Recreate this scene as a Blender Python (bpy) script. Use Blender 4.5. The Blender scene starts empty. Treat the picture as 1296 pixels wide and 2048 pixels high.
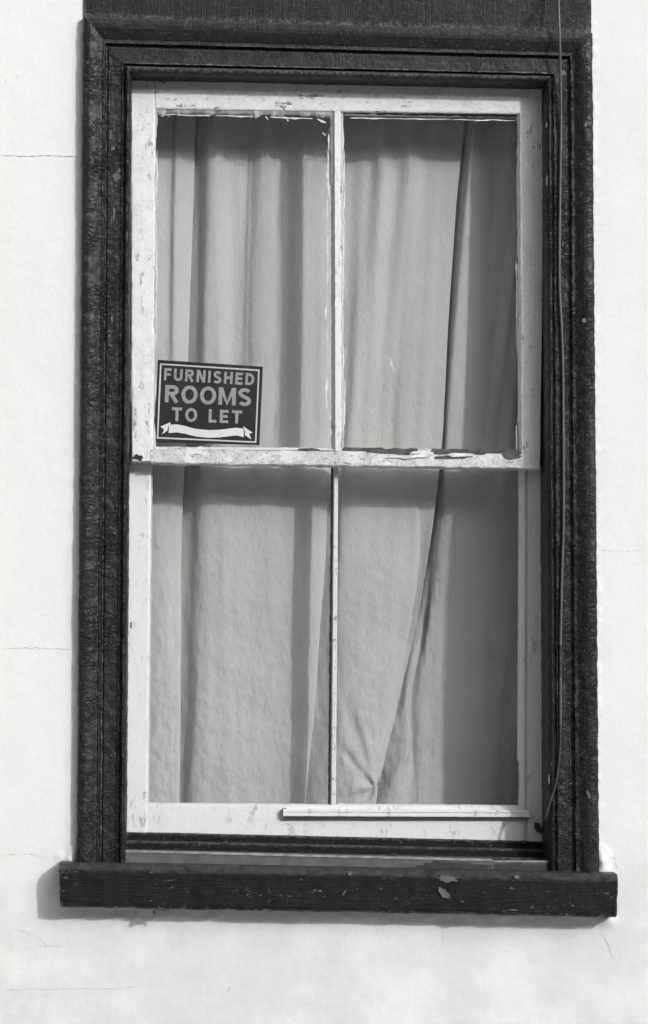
import bpy, bmesh, math, random
from mathutils import Vector, noise
random.seed(7)
D = bpy.data
scene = bpy.context.scene
COL = scene.collection
# ---------------------------------------------------------------- camera
FPX, IW, IH = 5000.0, 1296.0, 2048.0          # focal length and photo size in photo pixels
PITCH, YAW, ROLL = math.radians(5.0), math.radians(3.0), math.radians(0.5)
fw = Vector((math.sin(YAW)*math.cos(PITCH), math.cos(YAW)*math.cos(PITCH), math.sin(PITCH)))
rt0 = Vector((math.cos(YAW), -math.sin(YAW), 0)); up0 = rt0.cross(fw)
rt = rt0*math.cos(ROLL) + up0*math.sin(ROLL); up = up0*math.cos(ROLL) - rt0*math.sin(ROLL)
CAM = Vector((0, 0, 1.985)) - fw*5.0
cam = D.cameras.new('camera'); co = D.objects.new('camera', cam); COL.objects.link(co)
from mathutils import Matrix
m = Matrix((rt, up, -fw)).transposed().to_4x4(); m.translation = CAM
co.matrix_world = m
cam.sensor_fit = 'VERTICAL'; cam.sensor_height = 36.0; cam.lens = 36.0*FPX/IH
cam.clip_start = 0.05; cam.clip_end = 500
scene.camera = co
# ---------------------------------------------------------------- light
w = D.worlds.new("World"); scene.world = w; w.use_nodes = True
nt = w.node_tree
sky = nt.nodes.new('ShaderNodeTexSky'); sky.sky_type = 'NISHITA'; sky.sun_disc = False; sky.dust_density = 8.0; sky.air_density = 1.6
SUN = Vector((0.75, -1.0, 0.50)).normalized()          # towards the sun
sky.sun_elevation = math.asin(SUN.z); sky.sun_rotation = math.atan2(SUN.x, SUN.y)
bw = nt.nodes.new('ShaderNodeHueSaturation'); bw.inputs['Saturation'].default_value = 0.0   # black and white film
bg = nt.nodes['Background']; bg.inputs[1].default_value = 0.15
nt.links.new(sky.outputs[0], bw.inputs['Color']); nt.links.new(bw.outputs[0], bg.inputs[0])
sl = D.lights.new('sun', 'SUN'); sl.energy = 2.0; sl.angle = math.radians(2.0)   # thin high haze softens the sun a little; sl.color = (1.0, 1.0, 0.982)
so = D.objects.new('sun', sl); COL.objects.link(so); so.rotation_euler = SUN.to_track_quat('Z', 'Y').to_euler()
so.location = (3, -4, 5)
vs = scene.view_settings
vs.view_transform = 'Standard'; vs.look = 'None'; vs.exposure = -0.20; vs.gamma = 1.0; vs.use_curve_mapping = False
scene.render.engine = 'CYCLES'; scene.cycles.use_denoising = True; scene.cycles.denoiser = 'OPENIMAGEDENOISE'
scene.cycles.max_bounces = 8; scene.cycles.transparent_max_bounces = 12

# ---------------------------------------------------------------- helpers
def P(px, py, y=0.0):
    """point at depth y that shows at photo pixel px, py"""
    d = fw*FPX + rt*(px-IW/2) - up*(py-IH/2)
    return CAM + d*((y-CAM.y)/d.y)
def fbm(v, s, o=3): return noise.fractal(Vector(v)*s, 1.0, 2.0, o)
def lerp(a, b, t): return a+(b-a)*t
def face_street(o):
    me = o.data
    if me.polygons[0].normal.y > 0: me.flip_normals()
    return o
def tag(o, label=None, cat=None, group=None, kind=None):
    if label: o['label'] = label
    if cat: o['category'] = cat
    if group: o['group'] = group
    if kind: o['kind'] = kind
    return o
def make(name, verts, faces, mats, parent=None, midx=None, smooth=True, angle=40):
    me = D.meshes.new(name); me.from_pydata([tuple(v) for v in verts], [], faces); me.update()
    for mt in (mats if isinstance(mats, (list, tuple)) else [mats]): me.materials.append(mt)
    if midx: me.polygons.foreach_set('material_index', midx)
    b = bmesh.new(); b.from_mesh(me); bmesh.ops.recalc_face_normals(b, faces=b.faces); b.to_mesh(me); b.free()
    if smooth:
        me.polygons.foreach_set('use_smooth', [True]*len(me.polygons)); me.set_sharp_from_angle(angle=math.radians(angle))
    o = D.objects.new(name, me); COL.objects.link(o)
    if parent: o.parent = parent
    return o
class Mesh:
    def __init__(s): s.v = []; s.f = []; s.m = []
    def add(s, vs, fs, mi=0):
        k = len(s.v); s.v += [Vector(v) for v in vs]; s.f += [tuple(i+k for i in f) for f in fs]; s.m += [mi]*len(fs)
    def build(s, name, mats, parent=None, **kw): return make(name, s.v, s.f, mats, parent, s.m, **kw)
    def member(s, A0, A1, B0, B1, prof, step=0.006, amp=0.0006, fr=60, mi=0, ystep=0.004, seed=0, caps=True):
        """bar between pair A0,A1 and pair B0,B1 (world points); profile = closed loop of (fraction across, world y)"""
        L = (B0-A0).length; W = (A1-A0).length
        pr = []
        for i in range(len(prof)):
            (a, ya), (b, yb) = prof[i], prof[(i+1) % len(prof)]
            n = max(1, min(14, int(math.hypot((b-a)*W, yb-ya)/ystep)))
            if min(ya, yb) > 0.1 and abs(b-a) > .2: n = 1
            for k in range(n): pr.append((lerp(a, b, k/n), lerp(ya, yb, k/n)))
        n = max(2, int(L/step)); vs = []; N = len(pr)
        for i in range(n+1):
            t = i/n; a = A0.lerp(B0, t); b = A1.lerp(B1, t)
            for (q, y) in pr:
                p = a.lerp(b, q); p = Vector((p.x, y, p.z))
                d = noise.noise_vector(p*fr + Vector((seed, 0, 0)))*amp + noise.noise_vector(p*fr*4)*amp*.4
                if q < 0 or amp == 0: d = Vector((0, 0, 0))
                vs.append(p+d)
        fs = [(i*N+j, i*N+(j+1) % N, (i+1)*N+(j+1) % N, (i+1)*N+j) for i in range(n) for j in range(N)]
        if caps: fs += [tuple(range(N)), tuple(n*N+j for j in range(N))]
        s.add(vs, fs, mi)
    def slab(s, pts, y0, y1, mi=0):
        """polygon of photo pixels at depth y0, thickness to y1"""
        a = [P(x, y, y0) for x, y in pts]; n = len(a); b = [Vector((p.x, y1, p.z)) for p in a]
        s.add(a+b, [tuple(range(n)), tuple(range(2*n-1, n-1, -1))]+[(i, (i+1) % n, n+(i+1) % n, n+i) for i in range(n)], mi)
    def flake(s, cx, cy, rx, ry, y0, th=0.0008, n=16, seed=0, rot=0, mi=0, jag=.45):
        r = random.Random(seed); ps = []
        for i in range(n):
            a = i/n*2*math.pi; k = 1-jag*r.random()
            x, z = rx*k*math.cos(a), ry*k*math.sin(a)
            ps.append((cx+x*math.cos(rot)-z*math.sin(rot), cy+x*math.sin(rot)+z*math.cos(rot)))
        s.slab(ps, y0, y0+th, mi)
def box_prof(y0, y1, e=0.03, ey=0.0012):
    return [(0, y0+ey), (e, y0), (1-e, y0), (1, y0+ey), (1, y1), (0, y1)]

# ---------------------------------------------------------------- materials
class NT:
    def __init__(s, name):
        s.mat = D.materials.new(name); s.mat.use_nodes = True; s.t = s.mat.node_tree; s.b = s.t.nodes['Principled BSDF']
        s.co = s.t.nodes.new('ShaderNodeNewGeometry').outputs['Position']
    def n(s, ty, **kw):
        nd = s.t.nodes.new(ty)
        for k, v in kw.items(): setattr(nd, k, v)
        return nd
    def inp(s, sock, v):
        if hasattr(v, 'links') or isinstance(v, bpy.types.NodeSocket): s.t.links.new(v, sock)
        else: sock.default_value = v
    def math(s, op, a, b=0.0, clamp=False):
        nd = s.n('ShaderNodeMath', operation=op, use_clamp=clamp); s.inp(nd.inputs[0], a); s.inp(nd.inputs[1], b); return nd.outputs[0]
    def scale(s, v):
        nd = s.n('ShaderNodeVectorMath', operation='MULTIPLY'); s.inp(nd.inputs[0], s.co); nd.inputs[1].default_value = v; return nd.outputs[0]
    def noise(s, sc, detail=3, rough=.5, vec=(1, 1, 1), dist=0):
        nd = s.n('ShaderNodeTexNoise'); s.inp(nd.inputs['Vector'], s.scale(vec)); nd.inputs['Scale'].default_value = sc
        nd.inputs['Detail'].default_value = detail; nd.inputs['Roughness'].default_value = rough; nd.inputs['Distortion'].default_value = dist
        return nd.outputs[0]
    def vor(s, sc, vec=(1, 1, 1), wob=0.0, feature='DISTANCE_TO_EDGE'):
        nd = s.n('ShaderNodeTexVoronoi', feature=feature); v = s.scale(vec)
        if wob:
            nz = s.n('ShaderNodeTexNoise'); s.inp(nz.inputs['Vector'], v); nz.inputs['Scale'].default_value = sc*1.5
            a = s.n('ShaderNodeVectorMath', operation='MULTIPLY_ADD'); s.inp(a.inputs[0], nz.outputs['Color']); a.inputs[1].default_value = (wob/sc*2.5,)*3; s.inp(a.inputs[2], v); v = a.outputs[0]
        s.inp(nd.inputs['Vector'], v); nd.inputs['Scale'].default_value = sc
        return nd.outputs[0]
    def ramp(s, v, lo, hi, a=0.0, b=1.0):
        nd = s.n('ShaderNodeMapRange'); nd.interpolation_type = 'SMOOTHSTEP'
        s.inp(nd.inputs[0], v)
        for i, x in enumerate((lo, hi, a, b)): s.inp(nd.inputs[i+1], x)
        return nd.outputs[0]
    def mix(s, f, a, b):
        nd = s.n('ShaderNodeMix', data_type='FLOAT'); s.inp(nd.inputs[0], f); s.inp(nd.inputs[2], a); s.inp(nd.inputs[3], b); return nd.outputs[0]
    def grey(s, v, tint=(1.0, 1.0, 0.985)):
        nd = s.n('ShaderNodeVectorMath', operation='MULTIPLY'); c = s.n('ShaderNodeCombineColor')
        for i in range(3): s.inp(c.inputs[i], v)
        s.inp(nd.inputs[0], c.outputs[0]); nd.inputs[1].default_value = tint
        s.inp(s.b.inputs['Base Color'], nd.outputs[0]); return nd.outputs[0]
    def bump(s, h, dist=0.001, strength=1.0):
        nd = s.n('ShaderNodeBump'); s.inp(nd.inputs['Height'], h); nd.inputs['Distance'].default_value = dist; nd.inputs['Strength'].default_value = strength
        s.inp(s.b.inputs['Normal'], nd.outputs[0]); return nd.outputs[0]
    def sep(s):
        nd = s.n('ShaderNodeSeparateXYZ'); s.inp(nd.inputs[0], s.co); return nd.outputs

def black_paint(name, ax='z', crackle=1.0, chips=1.0, base=0.014, spec=.34, split=.30):
    t = NT(name); v_ = ax == 'z'
    g = (1, 1, .05) if v_ else (.05, 1, 1)                 # along the grain
    lad = (.5, .5, 2.0) if v_ else (2.0, .5, .5)           # ladder crackle across the grain
    grain = t.noise(260, 4, .7, g)
    blotch = t.noise(85, 5, .7)
    e1 = t.vor(62, lad, .6)
    patch = t.ramp(t.noise(10, 5, .7), .47, .60)
    dash = t.ramp(t.noise(120, 5, .75, (.45, 1, 1.7) if v_ else (1.7, 1, .45)), .53, .60)   # short lifted ridges across the grain
    dmask = t.math('MULTIPLY', dash, t.ramp(t.noise(15, 3, .6), .40, .60))
    line = t.math('MULTIPLY', t.ramp(e1, .04, .13, 1, 0), patch)
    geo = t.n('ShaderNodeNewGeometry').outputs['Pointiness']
    edge = t.math('MULTIPLY', t.ramp(geo, .512, .56), t.ramp(t.noise(120, 4, .7), .42, .60))  # worn edges, paled to paint in the moulding highlights as well
    cav = t.ramp(geo, .495, .455)  # groove shade painted into the colour of the hollows
    col = t.mix(t.ramp(blotch, .35, .7), base*.8, base*1.25)
    col = t.mix(t.ramp(grain, .48, .72, 0, .45), col, base*2.6)
    speck = t.math('MULTIPLY', t.ramp(t.noise(170, 4, .7, (1, 1, .5) if v_ else (.5, 1, 1)), .60, .66), t.ramp(t.noise(18, 3, .6, (1.6, 1, .3) if v_ else (.3, 1, 1.6)), .50, .56))
    col = t.mix(t.math('MULTIPLY', speck, .85*chips), col, .16)
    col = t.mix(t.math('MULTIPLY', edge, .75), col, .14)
    col = t.mix(t.math('MULTIPLY', dmask, .55*crackle), col, .075)
    col = t.mix(t.math('MULTIPLY', line, .45*crackle), col, .005)
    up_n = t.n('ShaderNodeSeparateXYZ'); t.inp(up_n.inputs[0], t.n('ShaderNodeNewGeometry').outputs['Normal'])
    col = t.mix(t.math('MULTIPLY', t.ramp(up_n.outputs[2], .15, .7), t.ramp(t.noise(40, 4, .7), .3, .6, .25, .8)), col, .075)   # weathering on upward ledges, with light from above painted in paler
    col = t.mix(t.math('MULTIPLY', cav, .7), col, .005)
    t.grey(col, (1, 1, 1.0))
    t.inp(t.b.inputs['Roughness'], t.mix(t.ramp(t.noise(110, 3), .3, .7), .36, .52))
    t.b.inputs['Specular IOR Level'].default_value = spec
    h = t.math('ADD', t.math('MULTIPLY', t.ramp(e1, 0, .14), t.math('MULTIPLY', patch, .6*crackle)), t.math('MULTIPLY', dmask, .8*crackle))
    h = t.math('ADD', h, t.math('MULTIPLY', grain, split))
    h = t.math('ADD', h, t.math('MULTIPLY', blotch, .40))
    h = t.math('SUBTRACT', h, t.math('MULTIPLY', speck, .5))
    t.bump(h, .0026)
    return t.mat
def white_paint(name, base=.70, crackle=.5, ax='z', dirt=.5, scale=100):
    t = NT(name); v_ = ax == 'z'
    g = (1, 1, .07) if v_ else (.07, 1, 1)
    grain = t.noise(300, 4, .65, g)
    e1 = t.vor(scale, (1, 1, .8), .8)
    patch = t.ramp(t.noise(24, 5, .75), .56-.14*crackle, .60-.14*crackle)
    line = t.math('MULTIPLY', t.ramp(e1, .015, .06, 1, 0), patch)
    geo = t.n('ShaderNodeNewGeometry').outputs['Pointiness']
    col = t.mix(t.ramp(t.noise(120, 4, .7), .3, .75), base*(1-.08*dirt), base*1.02)
    col = t.mix(t.ramp(grain, .50, .74, 0, .22*dirt), col, base*.5)
    sc = t.math('MULTIPLY', t.ramp(t.noise(62, 6, .75, (1.2, 1, .45) if v_ else (.45, 1, 1.2)), .585, .605), t.ramp(t.noise(8, 3), .44, .56))
    pit = t.ramp(t.noise(170, 3, .6), .665, .69)
    col = t.mix(t.math('MULTIPLY', pit, .75*dirt), col, .12)
    col = t.mix(t.math('MULTIPLY', sc, .8*dirt), col, .13)
    col = t.mix(t.math('MULTIPLY', line, .8*crackle), col, .14)
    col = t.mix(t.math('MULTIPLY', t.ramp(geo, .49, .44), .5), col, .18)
    t.grey(col)
    t.b.inputs['Roughness'].default_value = .6; t.b.inputs['Specular IOR Level'].default_value = .3
    h = t.math('MULTIPLY', t.ramp(e1, 0, .12), t.math('MULTIPLY', patch, .8*crackle))
    h = t.math('ADD', h, t.math('MULTIPLY', grain, .25)); h = t.math('ADD', h, t.math('MULTIPLY', t.noise(100, 4, .6), .35))
    h = t.math('SUBTRACT', h, t.math('MULTIPLY', sc, .8))
    t.bump(h, .0009)
    return t.mat
def plain(name, v, rough=.6, nz=40, var=.2, bump=.0004, spec=.3):
    t = NT(name); t.grey(t.mix(t.ramp(t.noise(nz, 3), .3, .7), v*(1-var), v*(1+var)))
    t.b.inputs['Roughness'].default_value = rough; t.b.inputs['Specular IOR Level'].default_value = spec
    t.bump(t.noise(nz*6, 3), bump); return t.mat

M = {}
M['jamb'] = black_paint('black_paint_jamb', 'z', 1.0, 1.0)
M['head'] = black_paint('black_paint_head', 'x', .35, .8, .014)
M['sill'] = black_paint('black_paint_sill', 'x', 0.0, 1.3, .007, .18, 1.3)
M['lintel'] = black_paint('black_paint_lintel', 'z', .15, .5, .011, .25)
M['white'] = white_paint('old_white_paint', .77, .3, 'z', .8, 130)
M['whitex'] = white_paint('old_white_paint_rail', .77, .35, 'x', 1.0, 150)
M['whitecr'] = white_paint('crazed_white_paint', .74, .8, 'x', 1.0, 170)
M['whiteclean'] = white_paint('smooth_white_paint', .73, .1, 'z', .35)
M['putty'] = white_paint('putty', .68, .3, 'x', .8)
M['residue'] = plain('paint_residue', .72)
M['bare'] = plain('bare_weathered_wood', .085, .8, 60, .4, .001)
M['greyprimer'] = plain('grey_primer', .12, .75, 70, .3, .0008)
M['strip'] = plain('grey_metal_strip', .105, .55, 30, .2, .0003, .4)
M['brightedge'] = plain('bright_metal_edge', .22, .45, 50, .35, .0004, .5)  # bright line along the strip's top edge, a tone of its own
M['cable'] = plain('grey_cable_sheath', .085, .45, 20, .15, .0001, .5)
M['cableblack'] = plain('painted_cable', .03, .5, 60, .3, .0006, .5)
M['dark'] = plain('dark_chip', .05, .9, 60, .4)  # dark tone for chips and ragged bits
M['crack'] = plain('hairline_dirt', .38, .9, 90, .5)

def wall_mat():
    t = NT('white_render'); x, y, z = t.sep()
    big = t.noise(2.2, 5, .6)
    low = t.math('MULTIPLY', t.ramp(z, 1.12, 1.42, 1, 0), t.ramp(t.noise(4.5, 5, .65), .30, .62))   # blotchy grey, darker towards the bottom of the wall
    col = t.mix(t.ramp(big, .3, .7), .775, .80)
    col = t.mix(t.math('MULTIPLY', low, .9), col, .64)
    col = t.mix(t.ramp(t.noise(150, 3, .6), .42, .75, 0, .16), col, .58)
    spk = t.math('MULTIPLY', t.ramp(t.noise(95, 3, .6), .70, .74), t.ramp(t.noise(5, 2), .42, .6))
    col = t.mix(t.math('MULTIPLY', spk, .5), col, .36)
    t.grey(col, (1, 1, .985)); t.b.inputs['Roughness'].default_value = .9; t.b.inputs['Specular IOR Level'].default_value = .15
    h = t.math('ADD', t.math('MULTIPLY', t.noise(330, 4, .65), .55), t.math('MULTIPLY', t.noise(60, 4, .6), .45))
    t.bump(h, .0010, .8); return t.mat
M['wall'] = wall_mat()
def cloth_mat():
    t = NT('cream_cotton_cloth')
    c = t.mix(t.ramp(t.noise(6, 4, .6), .3, .7), .75, .80)
    c = t.mix(t.ramp(t.noise(520, 3, .8), .35, .70, 0, .40), c, .52)
    colr = t.grey(c); t.b.inputs['Roughness'].default_value = .95; t.b.inputs['Specular IOR Level'].default_value = .05
    h = t.math('ADD', t.math('MULTIPLY', t.noise(420, 3, .6), .5), t.math('MULTIPLY', t.noise(120, 3, .6, (1, 1, .5)), .8))
    nrm = t.bump(h, .0019)
    tr = t.n('ShaderNodeBsdfTranslucent'); t.inp(tr.inputs['Color'], colr); t.inp(tr.inputs['Normal'], nrm)
    mx = t.n('ShaderNodeMixShader'); mx.inputs[0].default_value = .34
    t.t.links.new(t.b.outputs[0], mx.inputs[1]); t.t.links.new(tr.outputs[0], mx.inputs[2])
    t.t.links.new(mx.outputs[0], t.t.nodes['Material Output'].inputs[0]); return t.mat
M['cloth'] = cloth_mat()
def glass_mat():
    t = NT('old_window_glass')
    tr = t.n('ShaderNodeBsdfTransparent'); gl = t.n('ShaderNodeBsdfGlossy'); gl.inputs['Roughness'].default_value = .02
    tr.inputs['Color'].default_value = (.93, .935, .93, 1)
    lw = t.n('ShaderNodeLayerWeight'); lw.inputs['Blend'].default_value = .5
    nrm = t.bump(t.noise(5, 2, .5), .0012)
    t.inp(gl.inputs['Normal'], nrm); t.inp(lw.inputs['Normal'], nrm)
    f = t.math('ADD', t.math('MULTIPLY', t.math('POWER', lw.outputs['Facing'], 5.0), .9), .045)   # both faces of a thin sheet
    dust = t.n('ShaderNodeBsdfDiffuse'); dust.inputs['Color'].default_value = (.6, .6, .6, 1)
    m1 = t.n('ShaderNodeMixShader'); t.inp(m1.inputs[0], t.ramp(t.noise(12, 5, .7), .35, .85, .008, .035)); t.t.links.new(tr.outputs[0], m1.inputs[1]); t.t.links.new(dust.outputs[0], m1.inputs[2])
    mx = t.n('ShaderNodeMixShader'); t.inp(mx.inputs[0], f); t.t.links.new(m1.outputs[0], mx.inputs[1]); t.t.links.new(gl.outputs[0], mx.inputs[2])
    t.t.links.new(mx.outputs[0], t.t.nodes['Material Output'].inputs[0]); return t.mat
M['glass'] = glass_mat()

# ---------------------------------------------------------------- setting
g = Mesh(); g.add([(-150, -150, 0), (150, -150, 0), (150, 150, 0), (-150, 150, 0)], [(0, 1, 2, 3)])
tag(g.build('road', plain('asphalt', .16, .9, 8, .2, .003)), kind='structure')
g = Mesh(); x0, x1, y0, y1, h = -40, 40, -2.4, -0.02, .12
g.add([(x0, y0, 0), (x1, y0, 0), (x1, y0, h), (x0, y0, h), (x1, y1, h), (x0, y1, h)], [(0, 1, 2, 3), (3, 2, 4, 5)])
tag(g.build('pavement', plain('paving', .55, .9, 3, .15, .002)), kind='structure')

opp = Mesh()
def blk(mm_, a, b, mi=0):
    (x0, y0, z0), (x1, y1, z1) = a, b
    mm_.add([(x0, y0, z0), (x1, y0, z0), (x1, y1, z0), (x0, y1, z0), (x0, y0, z1), (x1, y0, z1), (x1, y1, z1), (x0, y1, z1)], [(0, 1, 2, 3), (4, 5, 6, 7), (0, 1, 5, 4), (1, 2, 6, 5), (2, 3, 7, 6), (3, 0, 4, 7)], mi)
blk(opp, (-30, -24, 0), (30, -18, 7.8))  # unseen terrace, added to fill the pane reflections and bounce light
oh = opp.build('unseen_terrace', plain('street_stucco', .50, .9, .8, .12), smooth=False)
tag(oh, 'unseen pale stucco terrace added across the street for the window panes to reflect', 'building', kind='thing')
opp = Mesh(); opp.add([(-30, -17.8, 7.8), (30, -17.8, 7.8), (30, -21, 9.0), (-30, -21, 9.0), (30, -24.3, 7.8), (-30, -24.3, 7.8)], [(0, 1, 2, 3), (3, 2, 4, 5)]); opp.build('roof', plain('roof_slate', .09, .7, 5, .3), oh, smooth=False)
LUMPS = []
r_ = random.Random(3)
def add_lumps(lst, h):
    for cx, cy, rad in lst:
        p = P(cx, cy); LUMPS.append((p.x, p.z, rad*.001, h*rad*.001*(.6+.8*r_.random())))
add_lumps([(1196+r_.random()*34*k, 1744-r_.random()*60*(1-k*.6), 5+r_.random()*8) for k in [r_.random() for _ in range(40)]], .17)
add_lumps([(150-r_.random()*40*k, 1725-r_.random()*38*(1-k*.7), 5+r_.random()*7) for k in [r_.random() for _ in range(24)]], .13)
add_lumps([(1184+r_.random()*6, 40+r_.random()*360, 4+r_.random()*4) for _ in range(34)], .30)
add_lumps([(1188+(y-400)*.006+r_.random()*4, y, 4+r_.random()*3) for y in [400+r_.random()*1300 for _ in range(80)]], .28)
add_lumps([(158+r_.random()*8-(y/1700)*10, y, 4+r_.random()*4) for y in [40+r_.random()*1680 for _ in range(110)]], .25)
add_lumps([(120+r_.random()*1110, 1830+r_.random()*8, 5+r_.random()*6) for _ in range(60)], .2)
add_lumps([(1205+r_.random()*30, 1832+r_.random()*22, 5+r_.random()*8) for _ in range(14)], .15)
GRID = {}
for L_ in LUMPS:
    for ix in range(int((L_[0]-.03)//.03), int((L_[0]+.03)//.03)+1):
        for iz in range(int((L_[1]-.03)//.03), int((L_[1]+.03)//.03)+1): GRID.setdefault((ix, iz), []).append(L_)
def wall_y(x, z):
    y = fbm((x, 0, z), 3.5, 3)*.0022 + fbm((x+9, 3, z), 26, 3)*.00035 - .0005
    for (cx, cz, rr, h) in GRID.get((int(x//.03), int(z//.03)), ()):
        d = ((x-cx)**2+(z-cz)**2)/(rr*rr)
        if d < 4: y -= h*math.exp(-d*1.4)
    return y
def wall_build():
    hx0, hx1 = P(205, 900).x, P(1145, 900).x; hz0, hz1 = P(640, 1790).z, P(640, 15).z
    def axis(lo, hi, a, b, h0, h1):
        L = [lo, lerp(lo, a, .5), a]; n = int((b-a)/.0042)
        L += [a+(b-a)*i/n for i in range(1, n)] + [b, lerp(b, hi, .5), hi]
        for hh in (h0, h1): k = min(range(len(L)), key=lambda i: abs(L[i]-hh)); L[k] = hh
        return L
    X = axis(-4, 4, -.72, .78, hx0, hx1); Z = axis(0, 4.5, .90, 3.1, hz0, hz1)
    vs = [Vector((x, wall_y(x, z), z)) for z in Z for x in X]; n = len(X); fs = []
    for j in range(len(Z)-1):
        for i in range(n-1):
            cx, cz = (X[i]+X[i+1])/2, (Z[j]+Z[j+1])/2
            if hx0 < cx < hx1 and hz0 < cz < hz1: continue
            fs.append((j*n+i, j*n+i+1, (j+1)*n+i+1, (j+1)*n+i))
    mm = Mesh(); mm.add(vs, fs)
    # thickness: reveals and inner face
    def q(a, b, c, d): mm.add([a, b, c, d], [(0, 1, 2, 3)])
    for (a, b, c, d) in ((hx0, hz0, hx0, hz1), (hx1, hz0, hx1, hz1), (hx0, hz0, hx1, hz0), (hx0, hz1, hx1, hz1)):
        q((a, .004, b), (c, .004, d), (c, .25, d), (a, .25, b))
    for (a, b, c, d) in ((-4, 0, hx0, 4.5), (hx1, 0, 4, 4.5), (hx0, 0, hx1, hz0), (hx0, hz1, hx1, 4.5)):
        q((a, .25, b), (c, .25, b), (c, .25, d), (a, .25, d))
    q((-4, 0, 4.5), (4, 0, 4.5), (4, .25, 4.5), (-4, .25, 4.5)); q((-4, 0, 0), (-4, 0, 4.5), (-4, .25, 4.5), (-4, .25, 0)); q((4, 0, 0), (4, 0, 4.5), (4, .25, 4.5), (4, .25, 0))
    return mm.build('house_wall', M['wall'], angle=60)
wall = wall_build()
tag(wall, 'white rendered house wall with hairline cracks around the black framed window', 'wall', kind='thing')
def crack(pts, wid=.9, jit=2.2, seed=1):
    r = random.Random(seed); L = []
    for (a, b) in zip(pts, pts[1:]):
        n = max(2, int(math.dist(a, b)/5))
        L += [(lerp(a[0], b[0], i/n), lerp(a[1], b[1], i/n)) for i in range(n)]
    L.append(pts[-1]); L = [(x+r.uniform(-1, 1)*jit*.4, y+(r.random()-.5)*jit) for x, y in L]
    mm = Mesh(); vs = []; n = len(L)
    for i, (x, y) in enumerate(L):
        a, b = L[max(0, i-1)], L[min(n-1, i+1)]; dx, dy = b[0]-a[0], b[1]-a[1]; l = math.hypot(dx, dy) or 1
        ww = wid*(.25+r.random()*.8)*min(1, (min(i, n-1-i)+.4)/4)
        for s in (-1, 1):
            p = P(x-dy/l*ww*s, y+dx/l*ww*s); p.y = wall_y(p.x, p.z)-.0006; vs.append(p)
    mm.add(vs, [(2*i, 2*i+1, 2*i+3, 2*i+2) for i in range(n-1)])
    return mm.build('hairline_crack', M['crack'], wall)
crack([(0, 311), (60, 313), (100, 311), (163, 314)], .9, 2, 1)
crack([(0, 1298), (70, 1296), (148, 1299)], .5, 2, 2)
crack([(15, 1855), (50, 1864), (75, 1876), (100, 1893), (112, 1895)], .3, 5, 3)
crack([(0, 1981), (60, 1978), (110, 1979), (160, 1977), (245, 1978), (300, 1969)], .35, 2.5, 4)
crack([(1203, 1858), (1208, 1872), (1214, 1888), (1222, 1905), (1230, 1922)], .7, 4, 5)
crack([(885, 1858), (886, 1868), (884, 1888)], .5, 3, 6)
crack([(1190, 1100), (1230, 1103), (1296, 1101)], .25, 3, 7)
crack([(455, 1968), (461, 1975), (452, 1983), (457, 2000)], .7, 6, 8)
crack([(0, 1711), (60, 1708), (100, 1718)], .45, 4, 9)
crack([(1200, 1690), (1212, 1705), (1226, 1718), (1236, 1742)], .7, 8, 10)
crack([(268, 1854), (271, 1860)], .9, 2, 11)
crack([(1186, 452), (1205, 450), (1222, 446)], .4, 2, 12)
crack([(66, 1890), (100, 1893), (130, 1892)], .5, 3, 14)
# room behind the curtains
g = Mesh(); a, b, c, d, z0, z1 = -2.2, 2.2, .255, 3.6, .3, 3.5
g.add([(a, c, z0), (b, c, z0), (b, d, z0), (a, d, z0), (a, c, z1), (b, c, z1), (b, d, z1), (a, d, z1)],
      [(0, 1, 2, 3), (4, 5, 6, 7), (0, 3, 7, 4), (1, 2, 6, 5), (2, 3, 7, 6)])
tag(g.build('room_interior', plain('room_plaster', .80, .9, 4, .1)), kind='structure')

# ---------------------------------------------------------------- the window
win = D.objects.new('sash_window', None); COL.objects.link(win); win.location = (0, 0, P(640, 1745).z)
tag(win, 'old sash window with peeling black frame and flaking white sashes in a white wall', 'window', kind='thing')
def own(o):      # keep world position under the window's Empty
    o.parent = win; o.matrix_parent_inverse = Matrix.Translation(-win.location); return o
ARCH = [(0, .006), (0, -.016), (.02, -.0215), (.06, -.0250), (.14, -.0262), (.22, -.0250), (.29, -.0215), (.35, -.0175), (.39, -.0150), (.405, -.0142),
        (.412, -.0162), (.47, -.0162), (.48, -.0060), (.525, -.0055), (.535, -.0100), (.66, -.0095), (.80, -.0098), (.808, -.0128), (.832, -.0128), (.84, -.0060), (.868, -.0060), (.878, -.0120), (.90, -.0150),
        (.93, -.0158), (.96, -.0140), (.985, -.009), (1.0, -.004), (1.0, .140), (.5, .140), (.5, .012)]
TLo, TRo, BLo, BRo = P(167, 37), P(1182, 70), P(154, 1728), P(1196, 1750)
TLi, TRi, BLi, BRi = P(263, 149), P(1090, 167), P(251, 1728), P(1097, 1750)
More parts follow.
